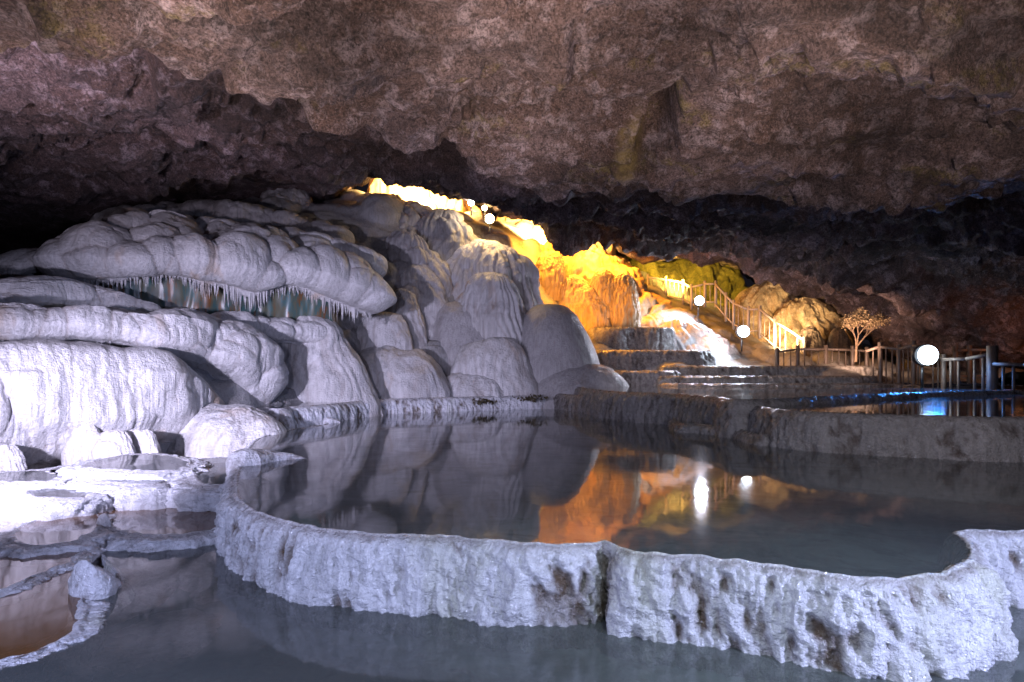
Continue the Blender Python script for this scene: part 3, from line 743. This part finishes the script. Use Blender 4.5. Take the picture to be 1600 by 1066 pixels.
# recessed wall with teal and rust streaks behind the drips
def streak_wall():
    m, nt, b = new_mat('teal_streaked_stone')
    n = nz(nt, pos(nt, (1, 1, .3)), 5.2, 6, .7); n2 = nz(nt, pos(nt, (1, 1, .22), (7, 3, 0)), 6.5, 6, .7)
    col = mix(nt, ramp(nt, n, [(.42, 0.), (.56, 1.)]), (.035, .085, .085), (.09, .09, .06))
    col = mix(nt, ramp(nt, n2, [(.52, 0.), (.60, 1.)]), col, (.14, .06, .02))
    nt.links.new(col, b.inputs['Base Color']); b.inputs['Roughness'].default_value = .35
    nodes = np.array([P(a, 440, y) for a, y in ((175, 12.5), (250, 12.9), (330, 13.4), (420, 14.1), (520, 14.9))])
    C_, L = catmull(nodes, 200); zz = np.linspace(0, 1, 40)
    V = np.stack([np.repeat(C_[:, None, 0], 40, 1), np.repeat(C_[:, None, 1], 40, 1) - .1 * zz[None], 1.9 + zz[None] * 1.4 + 0 * C_[:, :1]], -1)
    V[..., 1] += .12 * fbm(V * np.array([2, 2, .6]), 3)
    o = mesh_obj('streaked_wall', V, gridF(200, 40), m); tag(o, 'teal and rust streaked rock face in the slot behind the hanging drips', 'rock face')
streak_wall()

# ------------------------------------------------------------------ orange lit slope
mound('large ochre flowstone slope glowing under the ceiling gap', 790, 1050, 352, 500, 24.5, .7, 'ochre', p=1.9, flute=.02, bulges=[(60, .7, .7, .3), (80, .3, .3, .08)], seed=31, group='ochre flowstone', rough=.055, skew=-.35, res=1.6, cat='flowstone slope')
for k, (a, b, c, d_, lb) in enumerate([(838, 885, 388, 425, 'ochre knob at the top left of the orange slope'), (868, 925, 425, 468, 'ochre dome low on the left of the orange slope'), (925, 968, 418, 452, 'ochre dome in the middle of the orange slope'),
                                       (952, 1000, 424, 468, 'ochre dome at the right of the orange slope'), (890, 955, 443, 482, 'flat ochre dome lowest on the orange slope')]):
    mound(lb, a, b, c, d_, 23.6 - .15 * k, .8, 'ochre', p=2.5, flute=.03, seed=40 + k, group='ochre flowstone', rough=.045)
mound('flat grey shelf below the white lamp on the stairs', 1000, 1110, 476, 510, 24.5, .9, 'flow_grey', p=2.6, flute=.01, seed=46, group='slope below the stairs')
mound('wet shining cascade running down right to the pools', 1035, 1180, 496, 560, 22.6, 1.0, 'flow', p=2.1, flute=.04, nfl=30, bulges=MB_(30, .35, .3, .08), seed=47, group='slope below the stairs', skew=-.4, cat='flowstone cascade')
mound('glowing ochre rock face in the highest ceiling gap', 575, 745, 250, 345, 24.5, .5, 'ochre', p=2.2, flute=.05, nfl=20, bulges=MB_(40, .5, .9, .2), seed=48, group='ochre flowstone', skew=-.3, cat='rock face', rough=.04)
mound('glowing ochre ridge behind the top of the orange slope', 745, 1015, 318, 460, 27.5, .5, 'ochre', p=2.2, flute=.03, bulges=MB_(40, .6, .6, .2), seed=49, group='ochre flowstone', rough=.055, skew=-.25, cat='flowstone slope')
# moss bank and lit boulders beyond the stairs
mound('olive mossy rock bank beyond the stairs', 985, 1195, 404, 520, 30.5, .4, 'moss', p=2.6, flute=.02, bulges=MB_(40, .8, .8, .3), seed=50, name='mossy_bank', cat='mossy rock', res=1.4, rough=.04)
mound('yellow mossy rock knob over the upper end of the stairs', 970, 1030, 392, 450, 30.0, .6, 'moss', p=2.3, flute=.02, bulges=MB_(20, .5, .5, .2), seed=51, name='mossy_bank', cat='mossy rock', rough=.04)
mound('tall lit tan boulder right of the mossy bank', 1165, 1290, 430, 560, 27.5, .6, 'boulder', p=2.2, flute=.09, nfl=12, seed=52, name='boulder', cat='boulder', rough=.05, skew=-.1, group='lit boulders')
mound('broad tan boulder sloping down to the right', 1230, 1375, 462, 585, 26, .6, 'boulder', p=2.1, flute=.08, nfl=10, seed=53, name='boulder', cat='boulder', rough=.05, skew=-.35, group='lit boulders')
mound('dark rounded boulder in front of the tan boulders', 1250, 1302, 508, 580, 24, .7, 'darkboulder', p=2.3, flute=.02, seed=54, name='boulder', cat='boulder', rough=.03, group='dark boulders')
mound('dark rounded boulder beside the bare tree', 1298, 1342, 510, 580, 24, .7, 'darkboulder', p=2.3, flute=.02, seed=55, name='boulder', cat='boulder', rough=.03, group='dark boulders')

# ------------------------------------------------------------------ broken rim spits in the pools
def spit(label, pts, z0, Y_hint=None, mat='rim', seed=1):
    """pts: picture points (top edge) from thick end to thin end with heights above z0"""
    A = np.array([[*G(a, b, z0)[:2], h, w_] for a, b, h, w_ in pts]); C_, L = catmull(A, 160)
    T = np.gradient(C_[:, :2], axis=0); Nn = np.stack([T[:, 1], -T[:, 0]], 1); Nn /= np.linalg.norm(Nn, axis=1)[:, None]
    th = np.linspace(-.15 * np.pi, 1.15 * np.pi, 60)[None]; e = np.sqrt(np.clip(np.minimum(np.linspace(0, 1, 160), 1 - np.linspace(0, 1, 160)) * 7, 0, 1))[:, None]
    o_ = np.cos(th) * C_[:, 3:4] * e; zz = z0 - .02 + (np.sign(np.sin(th)) * np.abs(np.sin(th)) ** .7) * (C_[:, 2:3] + .02) * e
    V = np.stack([C_[:, 0:1] + Nn[:, 0:1] * o_, C_[:, 1:2] + Nn[:, 1:2] * o_, zz], -1)
    N = gridN(V); N *= np.sign((N[..., 2]).mean())
    n = fbm(V * 12 + seed, 4, .6); V = V + N * (.011 * n + .02 * fbm(V * 4 + seed, 2))[..., None]
    o = mesh_obj('rim_spit', V, gridF(160, 60), M[mat], attrs={'crease': np.clip(-n * 1.5, 0, .7)}); tag(o, label, 'travertine spit', 'broken rim spits')


spit('bluish white spit of rim at the lower left, beside the lowest pool', [(121, 938, .20, .10), (132, 934, .25, .14), (150, 927, .18, .15), (172, 918, .09, .08), (194, 912, .02, .03)], -.45, seed=2)
spit('white spit of rim at the near corner of the brown reflecting pool', [(158, 838, .17, .10), (166, 836, .19, .11), (180, 834, .07, .08), (190, 831, .02, .03)], -.45, seed=3)
spit('small white spit left of the brown reflecting pool', [(122, 848, .05, .08), (132, 850, .07, .10), (148, 846, .03, .05)], -.42, seed=4)
spit('long pointed white spit reaching into the big pool from the left', [(372, 730, .10, .10), (384, 725, .17, .20), (420, 720, .11, .13), (455, 717, .06, .08), (484, 716, .01, .03)], 0, seed=5)
spit('tiny bright spit at the far left edge of the big pool', [(506, 662, .10, .12), (516, 661, .12, .12), (534, 660, .02, .05)], 0, seed=6)

# little stalactite on the ceiling lip
def cone_thing(name, label, cat, base, L_, r0, mat):
    th = np.linspace(0, 2 * np.pi, 20, endpoint=False)[:, None]; t = np.linspace(0, 1, 30)[None]
    r = r0 * (1 - t) ** .6 * (1 + .25 * np.sin(t * 9)); V = np.stack([base[0] + r * np.cos(th), base[1] + r * np.sin(th), base[2] - L_ * t + 0 * th], -1)
    V += .02 * noise(V * 14)[..., None]
    tag(mesh_obj(name, V, gridF(20, 30, True), mat, attrs={'crease': V[..., 0] * 0}), label, cat)
cone_thing('stalactite', 'small pale stalactite knob hanging from the ceiling lip', 'stalactite', P(1061, 282, 9.5), .26, .10, M['flow'])

# ------------------------------------------------------------------ fences
def bar(a, b, w_, h_, up=Vector((0, 0, 1))):
    a = Vector(a); b = Vector(b); d = (b - a).normalized(); s = d.cross(up)
    if s.length < 1e-4: s = Vector((1, 0, 0))
    s.normalize(); u = s.cross(d).normalized(); vs = []
    for q in (a, b):
        for i, j in ((-1, -1), (1, -1), (1, 1), (-1, 1)): vs.append(q + s * i * w_ / 2 + u * j * h_ / 2)
    return [tuple(v) for v in vs], [(0, 1, 2, 3), (7, 6, 5, 4), (0, 4, 5, 1), (1, 5, 6, 2), (2, 6, 7, 3), (3, 7, 4, 0)]


def fence(label, rail, h, posts, gap=.16, rw=.09, bw=.03, pw=.10, cap=.14, group='wooden fences', wm='wood'):
    """rail: (px, py of the rail's top, depth); posts: indices of rail points that carry a post"""
    R_ = [Vector(P(*r)) for r in rail]
    root = empty('wooden_fence', (R_[0].x, R_[0].y, R_[0].z - h)); tag(root, label, 'fence', group)
    for i, (a, b) in enumerate(zip(R_[:-1], R_[1:])):
        mesh_obj('rail', *bar(a, b, rw, rw * .8), M[wm], root, smooth=False)
        mesh_obj('rail', *bar(a - Vector((0, 0, h - .12)), b - Vector((0, 0, h - .12)), rw * .7, rw * .6), M[wm], root, smooth=False)
        n = max(1, int((b - a).xy.length / gap))
        for k in range(1, n):
            q = a.lerp(b, k / n) - Vector((0, 0, rw * .4 + .003)); mesh_obj('baluster', *bar(q, q - Vector((0, 0, h - .12 - rw)), bw, bw, Vector((0, 1, 0))), M[wm], root, smooth=False)
    for i in posts:
        q = R_[i] + Vector((.004, -.006, cap)); mesh_obj('post', *bar(q, q - Vector((0, 0, h + cap + .1)), pw, pw, Vector((0, 1, 0))), M[wm], root, smooth=False)
    return root


fence('upper stair fence beside the orange slope, running down to the stair landing', [(1012, 433, 28.5), (1040, 437, 28.2), (1067, 442, 28), (1080, 450, 27.6)], .85, (0, 1, 2), .17)
fence('landing fence between the two white stair lamps', [(1080, 449, 27.4), (1101, 444, 27.2), (1118, 444, 27)], .9, (0, 1, 2), .17)
fence('long stair fence running down right from the landing', [(1118, 444, 26.9), (1134, 462, 26.5), (1146, 474, 26.2), (1169, 484, 25.8), (1186, 483, 25.5)], 1.0, (1, 2, 3, 4), .17)
fence('lowest stair fence in front of the lit boulders', [(1187, 483, 25.3), (1210, 502, 24.8), (1236, 518, 24.3), (1256, 532, 24)], 1.1, (0, 1, 3), .17)
fence('low fence along the walkway in front of the dark boulders', [(1214, 550, 21.6), (1246, 546, 21.5), (1290, 546, 21.4), (1332, 547, 21.2), (1354, 549, 21)], .8, (0, 1, 2, 3, 4), .2, wm='wood_shaded')
fence('fence right of the bare tree leading to the blue lamp', [(1354, 549, 19.6), (1375, 542, 19.2), (1404, 546, 18.6), (1427, 540, 18), (1450, 545, 17.3), (1474, 562, 16.6)], 1.25, (1, 2, 3, 5), .2, wm='wood_shaded')
fence('near fence with thick square post right of the blue lamp', [(1474, 562, 16.4), (1510, 561, 15.8), (1550, 553, 15.2)], 1.15, (2,), .16, .10, .05, .17, .2, wm='wood_shaded')
fence('nearest fence at the right picture edge', [(1552, 569, 15.1), (1600, 570, 14.6), (1680, 571, 13.8)], .95, (2,), .16, .10, .05, .17, .2, wm='wood_shaded')
fence('far short fence piece behind the near fence', [(1492, 548, 18.8), (1514, 547, 18.7), (1550, 547, 18.5)], .9, (0, 1), .24, wm='wood_shaded')

# ------------------------------------------------------------------ lamps that show
def lampfix(label, px, py, Y, r, glowm, power, col, group='white cave lamps', pole=.5, aim=None):
    c = Vector(P(px, py, Y)); root = empty('cave_lamp', (c.x, c.y + .1, c.z - pole)); tag(root, label, 'lamp', group)
    th = np.linspace(0, 2 * np.pi, 24, endpoint=False)[:, None]; t = np.linspace(0, np.pi, 14)[None]
    V = np.stack([c.x + r * np.sin(t) * np.cos(th), c.y - r * np.cos(t) * .6 + 0 * th, c.z + r * np.sin(t) * np.sin(th)], -1)
    mesh_obj('lens', V, gridF(24, 14, True), M[glowm], root)
    prof = [(1.05, .0), (1.12, .1), (1.1, .5), (.7, .9), (.25, 1.1), (.02, 1.12)]
    V = np.stack([np.stack([c.x + r * a * np.cos(th[:, 0]), np.full(24, c.y + r * .5 + r * b), c.z + r * a * np.sin(th[:, 0])], -1) for a, b in prof], 1)
    mesh_obj('housing', V, gridF(24, 6, True), M['steel'], root)
    mesh_obj('stand', *bar((c.x, c.y + r, c.z - r), (c.x, c.y + r, c.z - pole), .05, .05, Vector((0, 1, 0))), M['steel'], root, smooth=False)
    lamp('lamp_light', 'SPOT' if aim is not None else 'POINT', (c.x, c.y - r * .6 - .12, c.z), power, col, r, aim, 150); return root


lampfix('brightest blue white lamp beside the near fence on the right', 1450, 555, 16.2, .25, 'glow_white', 750, CYA, pole=.9, aim=P(1475, 640, 14))
lampfix('blue white lamp at the foot of the stairs', 1162, 518, 22.0, .20, 'glow_white', 520, (.7, .82, 1.), pole=.7, aim=P(1100, 545, 21.5))
lampfix('white lamp on the stair landing', 1093, 470, 24.5, .18, 'glow_white', 900, (.8, .8, 1.), pole=.6, aim=P(1060, 500, 23.8))
lampfix('small white lamp high in the ceiling gap', 736, 317, 20.6, .10, 'glow_white', 60, (1, .8, .6), pole=.4)
lampfix('small warm lamp in the ceiling gap above the glowing slope', 765, 342, 21.4, .16, 'glow_warm', 180, (1., .6, .2), pole=.4)
lampfix('small yellow lamp between the two gap lamps', 757, 325, 21.0, .09, 'glow_warm', 25, (1., .6, .2), pole=.4)
# warm show lighting tucked behind ledges
lamp('warm_gap_left', 'SPOT', P(645, 280, 22.6), 13000, (1., .62, .2), .2, P(655, 295, 24.6), 150)
lamp('warm_gap_middle', 'SPOT', P(700, 303, 22.9), 900, WRM, .2, P(705, 310, 24.6), 150)
lamp('warm_gap_right', 'SPOT', P(850, 338, 25.6), 22000, (1., .60, .18), .2, P(860, 350, 28), 150)
lamp('warm_slope_top', 'SPOT', P(850, 335, 23.6), 3200, WRM, .2, P(860, 420, 24.6), 150)
lamp('warm_slope_side', 'SPOT', P(945, 362, 24.6), 3200, WRM, .2, P(950, 440, 25.2), 150)
lamp('warm_slope_front', 'SPOT', P(900, 520, 20.5), 1000, WRM, .3, P(920, 420, 25), 80)
lamp('warm_moss', 'SPOT', P(1060, 438, 27.4), 4500, (1., .62, .10), .3, P(1080, 400, 31), 110)
lamp('warm_boulders', 'SPOT', P(1225, 530, 23.5), 3400, (1., .66, .32), .3, P(1250, 510, 27), 72)
lamp('warm_tree', 'SPOT', P(1330, 555, 19.0), 500, (1., .62, .42), .2, P(1350, 510, 21.5), 100)
lamp('fill_stair_fence', 'SPOT', P(1130, 540, 21), 600, (1., .82, .85), .2, P(1140, 470, 27), 60)  # unseen spot, added to whiten the stair fences
lamp('red_wall_right', 'POINT', P(1590, 548, 17.5), 25, (1., .35, .12), .2)

# ------------------------------------------------------------------ bare bushy tree by the fence
def tree():
    base = Vector(P(1337, 566, 20.6)); root = empty('small_tree', base); tag(root, 'small bare pale twiggy tree beside the low fence', 'tree')
    r = random.Random(4); segs = []; tips = []
    def grow(p, d, l, rad, n):
        e = p + d * l; segs.append((p, e, rad, rad * .7))
        if n == 0: tips.append(e); return
        for _ in range(3 if n > 1 else 4):
            nd_ = (d + Vector((r.uniform(-.8, .8), r.uniform(-.6, .6), r.uniform(-.2, .7)))).normalized()
            grow(e, nd_, l * r.uniform(.6, .85), rad * .62, n - 1)
    grow(base, Vector((.05, 0, 1)), .5, .05, 5)
    vs, fs = [], []
    for a, b, r0, r1 in segs:
        d = (b - a).normalized(); s = d.cross(Vector((.3, .9, .1))).normalized(); u = s.cross(d); o0 = len(vs)
        for q, rr in ((a, r0), (b, r1)):
            for g in range(5):
                an = g * 2 * math.pi / 5; vs.append(tuple(q + (s * math.cos(an) + u * math.sin(an)) * rr))
        for g in range(5): fs.append((o0 + g, o0 + (g + 1) % 5, o0 + 5 + (g + 1) % 5, o0 + 5 + g))
    mesh_obj('trunk', vs, fs, M['twig'], root)
    vs, fs = [], []
    for t in tips:
        for _ in range(6):
            c = t + Vector([r.gauss(0, .07) for _ in range(3)]); a = Vector([r.uniform(-1, 1) for _ in range(3)]).normalized() * .03; b = a.cross(Vector([r.uniform(-1, 1) for _ in range(3)])).normalized() * .022
            o0 = len(vs); vs += [tuple(c - a), tuple(c - b), tuple(c + a), tuple(c + b)]; fs.append((o0, o0 + 1, o0 + 2, o0 + 3))
    mesh_obj('crown', vs, fs, M['leaf'], root, smooth=False)
tree()

# debris on the back rim
for k, (a, b, s_) in enumerate([(600, 640, .18), (655, 633, .22), (705, 634, .2), (752, 628, .2), (828, 622, .3)]):
    c = P(a, b, 16.6); r = np.random.RandomState(k); n = 60; vs, fs = [], []
    for j in range(n):
        q = c + r.normal(size=3) * np.array([s_ * .7, .08, s_ * .16]); u = r.normal(size=3); u *= .05 / np.linalg.norm(u); v = np.cross(u, r.normal(size=3)); v *= .035 / np.linalg.norm(v)
        o0 = len(vs); vs += [q - u, q - v, q + u, q + v]; fs.append((o0, o0 + 1, o0 + 2, o0 + 3))
    tag(mesh_obj('leaf_clump', vs, fs, M['debris'], smooth=False), ['leftmost', 'second from left', 'middle', 'second from right', 'rightmost'][k] + ' of the five dark dead leaf clumps on the far pool rim', 'leaf clump', 'dead leaf clumps')
